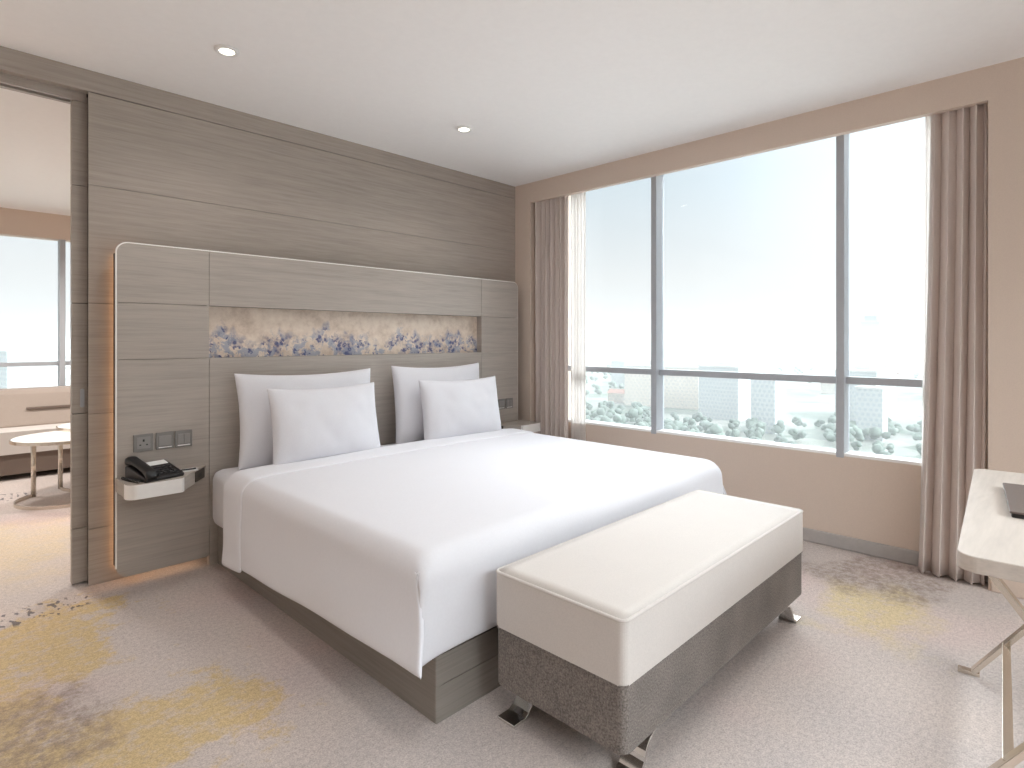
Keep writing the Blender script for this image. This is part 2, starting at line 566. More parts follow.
downlight(2.479, 2.84, 'recessed spotlight in the white ceiling nearer the window, above the right pillows')

# ------------------------------------------------------------------ headboard
YH = 3.45
hb = thing('headboard', 'wide grey oak headboard wall panel with rounded metal-edged corners and printed strip', 'headboard', (2.2, 3.5, 0))
XL, XR, S0, S1, ZT, ZB = 0.708, 3.625, 1.14, 3.2, 1.742, 0.05
g = 0.0012
def panel(name, pts, radii):
    bm = BM(); prism(bm, round_poly(pts, radii), 'y', YH, YH + 0.045)
    return obj(name, bm, M['head_wood'], hb)
panel('side_panel', [(XL, 1.44 + g), (S0 - g, 1.44 + g), (S0 - g, ZT), (XL, ZT)], [0, 0, 0, 0.05])
panel('side_panel', [(XL, 1.15 + g), (S0 - g, 1.15 + g), (S0 - g, 1.44 - g), (XL, 1.44 - g)], [0] * 4)
panel('side_panel', [(XL, ZB), (S0 - g, ZB), (S0 - g, 1.15 - g), (XL, 1.15 - g)], [0.05, 0, 0, 0])
panel('side_panel', [(S1 + g, 1.44 + g), (XR, 1.44 + g), (XR, ZT), (S1 + g, ZT)], [0, 0, 0.05, 0])
panel('side_panel', [(S1 + g, 1.15 + g), (XR, 1.15 + g), (XR, 1.44 - g), (S1 + g, 1.44 - g)], [0] * 4)
panel('side_panel', [(S1 + g, ZB), (XR, ZB), (XR, 1.15 - g), (S1 + g, 1.15 - g)], [0, 0.05, 0, 0])
panel('upper_panel', [(S0 + g, 1.44), (S1 - g, 1.44), (S1 - g, ZT), (S0 + g, ZT)], [0] * 4)
panel('lower_panel', [(S0 + g, 0.0), (S1 - g, 0.0), (S1 - g, 1.15), (S0 + g, 1.15)], [0] * 4)
bm = BM(); box(bm, S0 - 0.02, S1 + 0.02, YH + 0.055, YH + 0.06, 1.13, 1.46)
obj('mural_strip', bm, M['mural'], hb, label='cream strip printed with blue blossom clusters')
bm = BM()
box(bm, S0 - 0.012, S0 + 0.0, YH + 0.003, YH + 0.055, 1.14, 1.45); box(bm, S1, S1 + 0.012, YH + 0.003, YH + 0.055, 1.14, 1.45)
box(bm, S0, S1, YH + 0.003, YH + 0.055, 1.44, 1.452); box(bm, S0, S1, YH + 0.003, YH + 0.055, 1.138, 1.15)
obj('niche_lining', bm, M['head_wood'], hb)
bm_a = BM(); box(bm_a, XL + 0.012, S0 - 0.001, YH + 0.045, YH + 0.052, 0.075, ZT - 0.03)
obj('rear_board', bm_a, M['head_wood'], hb)
obj('rear_board', bx(S1 + 0.001, XR - 0.012, YH + 0.045, YH + 0.052, 0.075, ZT - 0.03), M['head_wood'], hb)
obj('side_return', bx(XL + 0.001, XL + 0.02, YH + 0.046, YH + 0.082, 0.10, ZT - 0.05), M['dark_gap'], hb, label='dark edge return')
# core that stands the panels off the wall
obj('backing', bx(0.80, 3.56, YH + 0.062, YA - 0.002, 0.09, 1.66), M['dark_gap'], hb)
# metal edge: up the left side, round the corner, along the top
pts = [(XL - 0.002, ZB + 0.05)]
for k in range(9):
    a = math.pi - k * math.pi / 16
    pts.append((XL + 0.05 + 0.052 * math.cos(a), ZT - 0.05 + 0.052 * math.sin(a)))
for k in range(9):
    a = math.pi / 2 - k * math.pi / 16
    pts.append((XR - 0.05 + 0.052 * math.cos(a), ZT - 0.05 + 0.052 * math.sin(a)))
pts.append((XR + 0.002, ZB + 0.05))
bm = BM()
sweep(bm, [(x, YH + 0.006, z) for x, z in pts], [(-0.004, -0.004), (0.004, -0.004), (0.004, 0.007), (-0.004, 0.007)], up=Vector((0, 1, 0)))
obj('metal_edge', bm, M['trim'], hb, label='thin pale metal edging')
bm = BM()
box(bm, 0.742, 0.762, YA - 0.018, YA - 0.002, 0.07, 1.69)
obj('led_strip', bm, M['led'], hb, label='warm glowing light strip behind the left edge')
obj('led_strip', bx(0.80, 1.12, YA - 0.07, YA - 0.05, 0.072, 0.086), M['led2'], hb, label='warm glowing light strip under the left panel')

# ------------------------------------------------------------------ wall plates
def plate(x0, x1, z0, z1, name, label, cat, kind, y=YH, group=None):
    t = thing(name, label, cat, ((x0 + x1) / 2, y, z0), 0, group)
    bm = BM(); box(bm, x0, x1, y - 0.009, y, z0, z1)
    obj('plate', bm, M['grey_plate'], t, bevel=0.003)
    w, h = x1 - x0, z1 - z0
    if kind == 'socket':
        bm = BM(); box(bm, x0 + w * .16, x1 - w * .16, y - 0.0105, y - 0.009, z0 + h * .16, z1 - h * .16)
        obj('socket_face', bm, M['grey_rocker'], t, bevel=0.001)
        bm = BM()
        cx, cz = (x0 + x1) / 2, (z0 + z1) / 2
        box(bm, cx - .004, cx + .004, y - 0.0115, y - 0.0105, cz + .006, cz + .018)
        box(bm, cx - .019, cx - .011, y - 0.0115, y - 0.0105, cz - .013, cz - .007)
        box(bm, cx + .011, cx + .019, y - 0.0115, y - 0.0105, cz - .013, cz - .007)
        obj('pin_holes', bm, M['black'], t)
    else:
        k = kind
        for i in range(k):
            a = x0 + w * .14 + i * w * .72 / k; b = x0 + w * .14 + (i + 1) * w * .72 / k - .002
            vs = BM(); box(vs, a, b, y - 0.0125, y - 0.009, z0 + h * .2, z1 - h * .2)
            obj('rocker', vs, M['grey_rocker'], t, bevel=0.002)
        bm = BM(); box(bm, x0 + w * .14, x1 - w * .14, y - 0.0105, y - 0.009, z0 + h * .09, z0 + h * .14)
        obj('indicator_bar', bm, M['steel'], t)
    return t
plate(0.777, 0.866, 0.676, 0.765, 'wall_socket', 'grey three-pin power socket above the telephone, leftmost of the plates', 'socket', 'socket')
plate(0.878, 0.963, 0.676, 0.765, 'light_switch', 'grey switch plate between the power socket and another switch plate', 'switch', 1)
plate(0.968, 1.052, 0.676, 0.765, 'light_switch', 'grey switch plate nearest the bed, right of another switch above the telephone shelf', 'switch', 2)
plate(3.378, 3.462, 0.672, 0.757, 'light_switch', 'grey switch plate beside the right pillows, farther from the curtain', 'switch', 1)
plate(3.474, 3.558, 0.672, 0.757, 'light_switch', 'grey switch plate right of the bed, nearer the curtain', 'switch', 2)

# ------------------------------------------------------------------ bedside shelves
def bedside(mirror, label):
    def X(x): return 4.36 - x if mirror else x
    t = thing('bedside_shelf', label, 'bedside shelf', (X(0.9), YH, 0.49), 0)
    out = round_poly([(0.70, YH), (0.70, 3.20), (0.93, 3.20), (1.122, YH)], [0, 0.045, 0.03, 0], 6)
    bm = BM(); prism(bm, [(X(x), y) for x, y in out], 'z', 0.492, 0.558)
    obj('shelf_body', bm, M['head_wood'], t)
    # metal fascia wrapping the front and the outer corner
    pth = round_poly([(0.6985, 3.26), (0.6985, 3.198), (0.932, 3.198), (0.944, 3.2135)], [0, 0.046, 0.006, 0], 8)
    bm = BM()
    sweep(bm, [(X(x), y, 0.525) for x, y in pth], rect(0.003, 0.069))
    obj('fascia', bm, M['steel'], t, label='brushed steel front band')
    # dark outlet on the slanted side
    a, b = Vector((1.03, YH - (1.122 - 1.03) * 0.25 / 0.192)), Vector((1.105, YH - (1.122 - 1.105) * 0.25 / 0.192))
    d = (b - a).normalized(); nrm = Vector((d.y, -d.x))
    pts = [a, b, b + nrm * 0.004, a + nrm * 0.004]
    bm = BM(); prism(bm, [(X(p.x), p.y) for p in pts], 'z', 0.499, 0.552)
    obj('outlet', bm, M['dark_plate'], t, label='dark outlet plate')
    bm = BM()
    for q in (0.5,):
        c = a.lerp(b, q) + nrm * 0.0035
        prism(bm, [(X(p.x), p.y) for p in (c - d * .02, c + d * .02, c + d * .02 + nrm * .0012, c - d * .02 + nrm * .0012)], 'z', 0.516, 0.536)
    obj('outlet_face', bm, M['black'], t)
    return t
bedside(False, 'small floating grey oak shelf with steel front under the telephone')
bedside(True, 'small floating grey oak shelf with steel front by the window curtain')

# ------------------------------------------------------------------ telephone, notepad, pen
ph = thing('telephone', 'black corded desk telephone on the small steel-fronted shelf', 'telephone', (0.845, 3.33, 0.5582), R(14))
bm = BM()
prof = [(-0.095, 0.0), (0.095, 0.0), (0.095, 0.062), (0.075, 0.066), (-0.085, 0.022), (-0.095, 0.016)]
prism(bm, prof, 'x', -0.095, 0.095)
obj('body', bm, M['black'], ph, bevel=0.006, seg=3, local=True)
def on_top(y):  # height of the sloping top
    return 0.022 + (y + 0.085) * (0.044 / 0.16)
bm = BM()
for i in range(4):
    for j in range(4):
        x = -0.008 + i * 0.024; y = -0.066 + j * 0.022
        z = on_top(y)
        box(bm, x - .0085, x + .0085, y - .007, y + .007, z - 0.002, z + .005)
obj('keypad', bm, M['key'], ph, local=True, bevel=0.001, label='charcoal number keys')
bm = BM()
z0, z1 = on_top(0.028) + .001, on_top(0.07) + .001
vs = [bm.verts.new(p) for p in ((-0.018, 0.028, z0), (0.082, 0.028, z0), (0.082, 0.07, z1), (-0.018, 0.07, z1), (-0.018, 0.028, z0 + .002), (0.082, 0.028, z0 + .002), (0.082, 0.07, z1 + .002), (-0.018, 0.07, z1 + .002))]
for f in ((0, 1, 2, 3), (4, 5, 6, 7), (0, 1, 5, 4), (1, 2, 6, 5), (2, 3, 7, 6), (3, 0, 4, 7)):
    bm.faces.new([vs[i] for i in f])
obj('label_card', bm, M['paper'], ph, local=True, label='white label card')
# handset: arched grip between two cups
bm = BM()
rings = []
nseg = 22
for k in range(nseg + 1):
    t = k / nseg
    y = -0.105 + 0.21 * t
    e = abs(2 * t - 1)
    zc = on_top(y) + 0.014 + 0.010 * (1 - e ** 2) - 0.006 * e ** 6
    w = 0.026 + 0.008 * e ** 3
    hh = 0.013 + 0.014 * e ** 4
    end = 1.0 if e < 0.9 else math.sqrt(max(0.0, 1 - ((e - 0.9) / 0.1) ** 2)) * 0.98 + 0.02
    rings.append([bm.verts.new((-0.064 + w * end * math.copysign(abs(math.cos(a)) ** 0.7, math.cos(a)), y, zc + hh * end * math.copysign(abs(math.sin(a)) ** 0.7, math.sin(a)))) for a in [2 * math.pi * q / 16 for q in range(16)]])
for A, B in zip(rings[:-1], rings[1:]):
    for q in range(16):
        bm.faces.new((A[q], A[(q + 1) % 16], B[(q + 1) % 16], B[q]))
bm.faces.new(rings[0]); bm.faces.new(rings[-1])
obj('handset', bm, M['black'], ph, local=True, smooth=True)
# coiled cord at the left side
bm = BM()
path = []
for k in range(121):
    t = k / 120
    a = t * 2 * math.pi * 15
    y = -0.075 + 0.16 * t
    path.append((-0.112 - 0.006 * math.sin(t * math.pi) + 0.006 * math.cos(a), y, 0.0085 + 0.006 * math.sin(a)))
sweep(bm, path, circ(0.0016, 6))
obj('cord', bm, M['black'], ph, local=True, smooth=True, label='coiled black cord')

npad = thing('notepad', 'small white notepad beside the telephone on the shelf', 'notepad', (1.0, 3.375, 0.5582), R(4))
bm = BM(); box(bm, -0.05, 0.05, -0.034, 0.034, 0.0, 0.004)
obj('pages', bm, M['paper'], npad, local=True)
bm = BM(); box(bm, -0.0505, 0.0505, 0.026, 0.0345, 0.0, 0.0046)
obj('binding', bm, M['white_ring'], npad, local=True)
pen = thing('pen', 'slim dark pen lying across the white notepad', 'pen', (1.0, 3.365, 0.5582 + 0.0085), R(-8))
bm = BM(); sweep(bm, [(-0.06, 0, 0), (0.045, 0, 0)], circ(0.0036, 10)); obj('barrel', bm, M['key'], pen, local=True, smooth=True)
bm = BM()
A = [bm.verts.new((0.045, 0.0036 * math.cos(a), 0.0036 * math.sin(a))) for a in [2 * math.pi * q / 10 for q in range(10)]]
tip = bm.verts.new((0.06, 0, 0))
for q in range(10): bm.faces.new((A[q], A[(q + 1) % 10], tip))
bm.faces.new(A[::-1])
obj('tip', bm, M['steel'], pen, local=True)
bm = BM(); box(bm, -0.058, -0.02, -0.001, 0.001, 0.0033, 0.0052); obj('clip', bm, M['steel'], pen, local=True)

# ------------------------------------------------------------------ bed
BX0, BX1, BY0, BY1 = 1.18, 3.18, 1.49, 3.44
bed = thing('bed', 'king bed with grey oak plinth base and white fitted sheet', 'bed', (2.18, 2.46, 0))
bm = BM(); box(bm, BX0, BX0 + 0.03, BY0 + 0.002, BY1, 0.0, 0.218); obj('side_rail', bm, M['bed_wood'], bed, bevel=0.003)
bm = BM(); box(bm, BX1 - 0.03, BX1, BY0 + 0.002, BY1, 0.0, 0.218); obj('side_rail', bm, M['bed_wood'], bed, bevel=0.003)
bm = BM()
box(bm, BX0 + 0.004, BX1 - 0.004, BY0 + 0.004, BY0 + 0.028, 0.014, 0.216)
box(bm, BX0 + 0.002, BX1 - 0.002, BY0, BY0 + 0.03, 0.0, 0.117); box(bm, BX0 + 0.002, BX1 - 0.002, BY0, BY0 + 0.03, 0.120, 0.218)
obj('foot_panel', bm, M['bed_wood'], bed)
obj('kick_plinth', bx(BX0 + 0.03, BX1 - 0.03, BY0 + 0.03, BY1, 0.0, 0.20), M['dark_gap'], bed)
# mattress in its fitted sheet: softly rounded block
bm = BM(); box(bm, 1.138, 3.215, 1.515, 3.438, 0.222, 0.535)
bmesh.ops.bevel(bm, geom=bm.edges[:], offset=0.055, segments=5, affect='EDGES', profile=0.5)
obj('mattress', bm, M['linen'], bed, smooth=True, label='mattress under a white fitted sheet')

# duvet: one draped sheet, flaps over both sides, tucked at the foot
def duvet_mesh():
    bm = BM()
    top = 0.555
    def cross():
        pts = []
        nf = 10
        # left flap from hem up: (fx, fz(0..1), weight)
        for k in range(nf + 1):
            pts.append(('F', -1, k / nf))
        for k in range(1, 7):
            pts.append(('A', -1, k / 6))
        for k in range(1, 30):
            pts.append(('T', 0, k / 30))
        for k in range(5, -1, -1):
            pts.append(('A', 1, k / 6))
        for k in range(nf, -1, -1):
            pts.append(('F', 1, k / nf))
        return pts
    cs = cross()
    YT, YF = 3.10, 1.54
    rows = []
    NT = 44
    def pos(c, y, tt):
        kind, sd, f = c
        r = 0.07
        xs0, xs1 = 1.112, 3.242
        ex = 0.012 * noise.noise(Vector((y * 2.3, f * 2.0 + (5 if sd > 0 else 0), 1.7)))
        hem = 0.135 + (0.235 - 0.135) * tt
        if kind == 'F':
            z = hem + (top - r - hem) * f
            fl = (1 - f) ** 1.3
            off = (0.022 + 0.03 * tt) * fl + ex * (1 - f)
            x = (xs0 - off) if sd < 0 else (xs1 + off)
            return Vector((x, y, z))
        if kind == 'A':
            a = f * math.pi / 2
            z = top - r + r * math.sin(a)
            x = xs0 + r * (1 - math.cos(a)) if sd < 0 else xs1 - r * (1 - math.cos(a))
            return Vector((x, y, z))
        x = xs0 + r + (xs1 - xs0 - 2 * r) * f
        puff = 0.010 * math.sin(math.pi * f) ** 0.5 + 0.005 * noise.noise(Vector((x * 1.6, y * 1.6, 3.0)))
        return Vector((x, y, top + puff))
    for i in range(NT + 1):
        tt = i / NT
        y = YT + (YF - YT) * tt
        row = []
        for c in cs:
            p = pos(c, y, tt)
            if c[0] == 'F':   # the head edge of each flap slants slightly
                p.y -= 0.05 * (1 - tt) ** 6 * (1 - c[2])
            row.append(p)
        rows.append(row)
    # foot rows: top turns down over the foot; flaps run straight on past the corner
    NFT = 14
    R0 = 0.075
    for i in range(1, NFT + 1):
        q = i / NFT
        row = []
        for c in cs:
            kind, sd, f = c
            base = pos(c, YF, 1.0)
            if kind == 'F':
                p = base.copy()
                ext = (0.05 + 0.085 * (1 - f))
                p.y = YF - min(1.0, q * 2.2) * ext
                wgt = 0.0
            elif kind == 'A' and f < 0.45:
                p = base.copy(); p.y = YF - min(1.0, q * 2.2) * 0.05
            else:
                drop = top - 0.238
                L = R0 * math.pi / 2 + (drop - R0)
                sl = q * L
                if sl < R0 * math.pi / 2:
                    a = sl / R0
                    p = Vector((base.x, YF - R0 * math.sin(a), base.z - R0 * (1 - math.cos(a))))
                else:
                    dz = sl - R0 * math.pi / 2
                    p = Vector((base.x, YF - R0 + 0.004 * noise.noise(Vector((base.x * 3, dz * 5, 9))), base.z - R0 - dz))
                if kind == 'A':
                    pin = 0.018 * (1 - f) * min(1, q * 3)
                    pin += 0.055 * q * max(0.0, min(1.0, (1 - f) * 2))
                    p.x += -pin if sd < 0 else pin
                if kind == 'T':
                    p.z += 0.012 * q * (abs(f - 0.5) * 2) ** 6 * 0
            row.append(p)
        rows.append(row)
    V = [[bm.verts.new(p) for p in row] for row in rows]
    for a, b in zip(V[:-1], V[1:]):
        for k in range(len(cs) - 1):
            bm.faces.new((a[k], a[k + 1], b[k + 1], b[k]))
    return bm, pos, cs, YT
dv = thing('duvet', 'plain white duvet draped over the king bed with a turned-back top edge', 'duvet', (2.18, 2.4, 0.5))
bm, pos, cs, YT = duvet_mesh()
obj('cover', bm, M['linen'], dv, smooth=True, solid=0.022, offset=0.0, subsurf=1)
# turned-back band along the head edge
bm = BM()
V = []
prof = [(0.03, -0.004), (0.022, 0.014), (0.0, 0.023), (-0.03, 0.024), (-0.10, 0.022), (-0.17, 0.021), (-0.205, 0.019), (-0.215, 0.010)]
for c in cs:
    row = []
    for dy, dn in prof:
        y = YT + dy
        tt = (YT - y) / (YT - 1.54)
        p = pos(c, y, max(0, tt))
        if c[0] == 'F': n_ = Vector((c[1], 0, 0)); p.y -= 0.05 * (1 - c[2])
        elif c[0] == 'A':
            a = c[2] * math.pi / 2
            n_ = Vector((c[1] * math.cos(a), 0, math.sin(a)))
        else: n_ = Vector((0, 0, 1))
        p = p + n_ * dn
        if c[0] == 'F': p.z -= 0.006 * (1 - c[2])
        row.append(bm.verts.new(p))
    V.append(row)
for a, b in zip(V[:-1], V[1:]):
    for k in range(len(prof) - 1):
        bm.faces.new((a[k], a[k + 1], b[k + 1], b[k]))
obj('turned_back_edge', bm, M['linen'], dv, smooth=True, solid=0.012, offset=-1.0, subsurf=1)

# ------------------------------------------------------------------ pillows
def pillow(W, Hh, T, loc, lean, rz, label, seed, roll=0.0):
    bm = BM()
    n = 26
    front, back = {}, {}
    for i in range(n + 1):
        for j in range(n + 1):
            u = -1 + 2 * i / n; v = -1 + 2 * j / n
            u = math.sin(u * math.pi / 2) * 0.55 + u * 0.45; v = math.sin(v * math.pi / 2) * 0.55 + v * 0.45
            x = W / 2 * u * (1 - 0.055 * (1 - v * v))
            z = Hh / 2 * v * (1 - 0.10 * (1 - u * u) * (1.0 if v > 0 else 0.3))
            th = ((1 - u ** 2) * (1 - v ** 2))
            th = max(0, th) ** 0.42
            # belly sags to the bottom
            th *= 1.0 - 0.16 * v
            wr = 0.010 * noise.noise(Vector((x * 6 + seed, z * 6, seed * 1.3))) + 0.004 * noise.noise(Vector((x * 17 + seed, z * 13, 2.0)))
            d = T / 2 * th + wr * min(1, th * 1.5)
            rim = i in (0, n) or j in (0, n)
            z += Hh / 2
            front[i, j] = bm.verts.new((x, -d - 0.004 * (0 if rim else 1), z))
            back[i, j] = front[i, j] if rim else bm.verts.new((x, d + 0.004, z))
    for i in range(n):
        for j in range(n):
            bm.faces.new((front[i, j], front[i + 1, j], front[i + 1, j + 1], front[i, j + 1]))
            bm.faces.new((back[i, j], back[i, j + 1], back[i + 1, j + 1], back[i + 1, j]))
    bmesh.ops.transform(bm, matrix=Matrix.Rotation(roll, 4, 'Y') @ Matrix.Rotation(lean, 4, 'X'), verts=bm.verts)
    o = obj('pillow', bm, M['linen'], None, smooth=True, subsurf=1, local=True)
    o.location = loc
    o.rotation_euler = (0, 0, rz)
    tag(o, label, 'pillow', 'white pillows on the bed')
    return o
pillow(0.88, 0.54, 0.17, (1.665, 3.285, 0.532), R(-6), R(0), 'large white pillow against the headboard on the side near the telephone', 1.0)
pillow(0.82, 0.55, 0.17, (2.665, 3.285, 0.532), R(-6), R(0), 'large white pillow against the headboard on the side near the window', 4.0)
pillow(0.70, 0.435, 0.16, (1.68, 3.09, 0.560), R(-10), R(2), 'smaller white pillow in front, on the side near the telephone', 9.0)
pillow(0.70, 0.43, 0.16, (2.71, 3.09, 0.560), R(-10), R(-3), 'smaller white pillow in front, on the side near the window', 14.0)

# ------------------------------------------------------------------ bench
BN = dict(x0=1.340, x1=2.790, y0=0.875, y1=1.385, zb=0.112, zm=0.302, zt=0.485)
bn = thing('bench', 'upholstered bench with cream cushion and charcoal felt base at the foot of the bed', 'bench', (2.05, 1.1, 0))
def softblock(x0, x1, y0, y1, z0, z1, rv, rh, n=5):
    bm = BM()
    out = round_poly([(x0, y0), (x1, y0), (x1, y1), (x0, y1)], [rv] * 4, n)
    prism(bm, out, 'z', z0, z1)
    es = [e for e in bm.edges if abs(e.verts[0].co.z - e.verts[1].co.z) < 1e-6]
    bmesh.ops.bevel(bm, geom=es, offset=rh, segments=4, affect='EDGES', profile=0.5)
    return bm, out
bm, _ = softblock(BN['x0'] + .004, BN['x1'] - .004, BN['y0'] + .004, BN['y1'] - .004, BN['zb'], BN['zm'] - .001, 0.022, 0.006)
obj('base', bm, M['felt'], bn, label='charcoal wool-covered base')
# cushion with slightly domed top
bm, out = softblock(BN['x0'], BN['x1'], BN['y0'], BN['y1'], BN['zm'] + .001, BN['zt'], 0.022, 0.008)
obj('cushion', bm, M['cream'], bn, label='cream seat cushion')
bm = BM()
n = 28
x0, x1, y0, y1 = BN['x0'] + .007, BN['x1'] - .007, BN['y0'] + .007, BN['y1'] - .007
G = []
for i in range(n + 1):
    row = []
    for j in range(n // 2 + 1):
        u = i / n; v = j / (n // 2)
        row.append(bm.verts.new((x0 + (x1 - x0) * u, y0 + (y1 - y0) * v, BN['zt'] - .001 + 0.012 * (max(0, 16 * u * (1 - u) * v * (1 - v))) ** 0.6)))
    G.append(row)
for a, b in zip(G[:-1], G[1:]):
    for k in range(n // 2):
        bm.faces.new((a[k], a[k + 1], b[k + 1], b[k]))
obj('cushion_top', bm, M['cream'], bn, smooth=True, solid=0.004)
def ring(z, inset, r, name, mat):
    bm = BM()
    o2 = round_poly([(BN['x0'] + inset, BN['y0'] + inset), (BN['x1'] - inset, BN['y0'] + inset), (BN['x1'] - inset, BN['y1'] - inset), (BN['x0'] + inset, BN['y1'] - inset)], [0.022] * 4, 5)
    sweep(bm, [(x, y, z) for x, y in o2], circ(r, 8), closed=True)
    return obj(name, bm, mat, bn, smooth=True)
ring(BN['zt'] - .003, 0.003, 0.0055, 'piping', M['cream'])
ring(BN['zm'], 0.004, 0.005, 'piping', M['felt'])
# curved chrome strap feet, flaring along the bench
def foot(xe, y, s):
    """flat strap: flange under the base, S-curve down and outwards to a flat pad (s = outward direction)"""
    zt_ = BN['zb'] - .004
    pth = [(xe - s * 0.26, zt_), (xe - s * 0.19, zt_)]
    for k in range(1, 9):
        a = k / 8 * R(78)
        pth.append((xe - s * (0.19 - 0.075 * math.sin(a)), zt_ - 0.085 * (1 - math.cos(a))))
    pth += [(xe - s * 0.095, 0.016), (xe - s * 0.075, 0.0055), (xe - s * 0.02, 0.0055)]
    bm = BM()
    sweep(bm, [(x, y, z) for x, z in pth], rect(0.075, 0.010), up=Vector((0, 0, 1)))
    return obj('foot', bm, M['chrome'], bn, bevel=0.002, label='curved chrome strap foot')
foot(BN['x0'] - 0.02, BN['y1'] - 0.055, -1); foot(BN['x0'] - 0.0, BN['y0'] + 0.045, -1)
foot(BN['x1'] - 0.0, BN['y1'] - 0.055, 1); foot(BN['x1'] - 0.0, BN['y0'] + 0.045, 1)

# ------------------------------------------------------------------ curtains
def curtain(name, ya, yb, xc, amp, waves, z0, z1, mat, label, cat, seed, yb_bot=None, ya_bot=None, amp_bot=None, solid=0.004, xb=None):
    bm = BM()
    nu, nz = waves * 14, 26
    rows = []
    for j in range(nz + 1):
        t = j / nz
        z = z1 + (z0 - z1) * t
        e = t ** 1.6
        a0 = ya + ((ya_bot if ya_bot is not None else ya) - ya) * e
        b0 = yb + ((yb_bot if yb_bot is not None else yb) - yb) * e
        am = amp + ((amp_bot if amp_bot is not None else amp) - amp) * e
        x_c = xc + ((xb if xb is not None else xc) - xc) * e
        row = []
        for i in range(nu + 1):
            u = i / nu
            ph_ = u * waves * 2 * math.pi + 0.35 * math.sin(u * 9 + seed)
            k = 0.75 + 0.5 * noise.noise(Vector((u * waves * 0.7, seed, t * 0.8)))
            x = x_c + am * k * math.sin(ph_) + 0.004 * noise.noise(Vector((u * 6, t * 3, seed)))
            y = a0 + (b0 - a0) * (u + 0.16 / waves * math.sin(2 * ph_ + 0.6))
            row.append(bm.verts.new((x, y, z)))
        rows.append(row)
    for a, b in zip(rows[:-1], rows[1:]):
        for i in range(nu):
            bm.faces.new((a[i], a[i + 1], b[i + 1], b[i]))
    o = obj(name, bm, mat, None, smooth=True, solid=solid)
    tag(o, label, cat)
    return o
curtain('blackout_curtain', 3.40, 3.035, 3.805, 0.042, 7, 0.012, 2.56, M['drape'], 'taupe blackout curtain gathered left of the window behind the bedside shelf', 'curtain', 1.0)
curtain('sheer_curtain', 3.05, 2.885, 3.845, 0.010, 5, 0.012, 2.56, M['sheer'], 'thin white sheer curtain gathered at the left end of the window', 'sheer curtain', 2.0, solid=0.0015)
curtain('blackout_curtain', 0.318, 0.550, 3.800, 0.040, 4, 0.012, 2.56, M['drape'], 'taupe blackout curtain gathered right of the window behind the desk', 'curtain', 3.3, yb_bot=0.60, ya_bot=0.325, amp_bot=0.05, xb=3.765)
curtain('sheer_curtain', 0.51, 0.585, 3.850, 0.007, 4, 0.012, 2.56, M['sheer'], 'thin white sheer curtain at the right end of the window', 'sheer curtain', 5.0, yb_bot=0.61, solid=0.0015)

# ------------------------------------------------------------------ desk (local frame: x along the length, y towards the bed)
dk = thing('desk', 'pale oak writing desk with rounded corner and crossed metal legs', 'desk', (1.70, 0.2, 0), R(4))
bm = BM()
L, D = 1.19, 0.60
out = round_poly([(0, -D), (L, -D), (L, 0), (0, 0)], [0.045, 0.035, 0.035, 0.045], 10)
prism(bm, out, 'z', 0.711, 0.75)
obj('desktop', bm, M['desk_wood'], dk, local=True, bevel=0.003)
for lx in (0.29, 1.06):
    for (ya, yb, nm, dx) in ((0.0, -0.50, 'leg', 0.0), (-0.50, 0.0, 'leg', 0.017)):
        bm = BM()
        sweep(bm, [(lx + dx, ya, 0.012), (lx + dx, yb, 0.711)], rect(0.016, 0.04), up=Vector((1, 0, 0)))
        # small flat floor pad
        sgn = 1 if ya > yb else -1
        box(bm, lx + dx - .016, lx + dx + .016, ya - 0.02 if sgn > 0 else ya - 0.045, ya + 0.045 if sgn > 0 else ya + 0.02, 0.0, 0.014)
        obj(nm, bm, M['champagne'], dk, local=True, bevel=0.0015)
bm = BM(); sweep(bm, [(0.29, -0.095, 0.132), (1.06, -0.095, 0.132)], rect(0.024, 0.034))
obj('stretcher', bm, M['champagne'], dk, local=True, bevel=0.0015)
bm = BM(); sweep(bm, [(0.29, -0.405, 0.132), (1.06, -0.405, 0.132)], rect(0.024, 0.034))
obj('stretcher', bm, M['champagne'], dk, local=True, bevel=0.0015)

fo = thing('folder', 'dark brown leather folder lying on the pale desk', 'folder', (2.37, 0.02, 0.7503), R(6))
bm = BM(); prism(bm, round_poly([(-0.21, -0.16), (0.21, -0.16), (0.21, 0.135), (-0.21, 0.135)], [0.008] * 4, 4), 'z', 0.012, 0.018)
obj('cover', bm, M['leather'], fo, local=True, bevel=0.002)
bm = BM(); prism(bm, round_poly([(-0.205, -0.16), (0.205, -0.16), (0.205, 0.13), (-0.205, 0.13)], [0.008] * 4, 4), 'z', 0.0, 0.012)
obj('inner_pages', bm, M['black'], fo, local=True)

# ------------------------------------------------------------------ adjoining room: sofa and nesting tables
sf = thing('sofa', 'taupe upholstered sofa with cream seat under the window of the next room', 'sofa', (1.0, 7.1, 0))
SX0, SX1 = 0.30, 2.4
bm, _ = softblock(SX0 + .03, SX1, 6.79, 7.45, 0.05, 0.235, 0.03, 0.01); obj('base', bm, M['sofa_dark'], sf, label='brown upholstered base')
bm, _ = softblock(SX0, SX1, 6.75, 7.2, 0.236, 0.435, 0.04, 0.03); obj('seat_cushion', bm, M['cream'], sf, smooth=False, label='cream seat cushion')
bm = BM()
prof = [(7.10, 0.43), (7.46, 0.30), (7.47, 0.72), (7.44, 0.77), (7.36, 0.785), (7.28, 0.77), (7.24, 0.73)]
prism(bm, prof, 'x', SX0 - 0.05, SX1)
obj('backrest', bm, M['sofa'], sf, bevel=0.03, seg=4)
bm = BM(); sweep(bm, [(SX0 + 0.44, 7.162, 0.60), (SX1 - 0.3, 7.162, 0.60)], rect(0.02, 0.018)); obj('back_strap', bm, M['sofa_dark'], sf, label='dark horizontal strap')
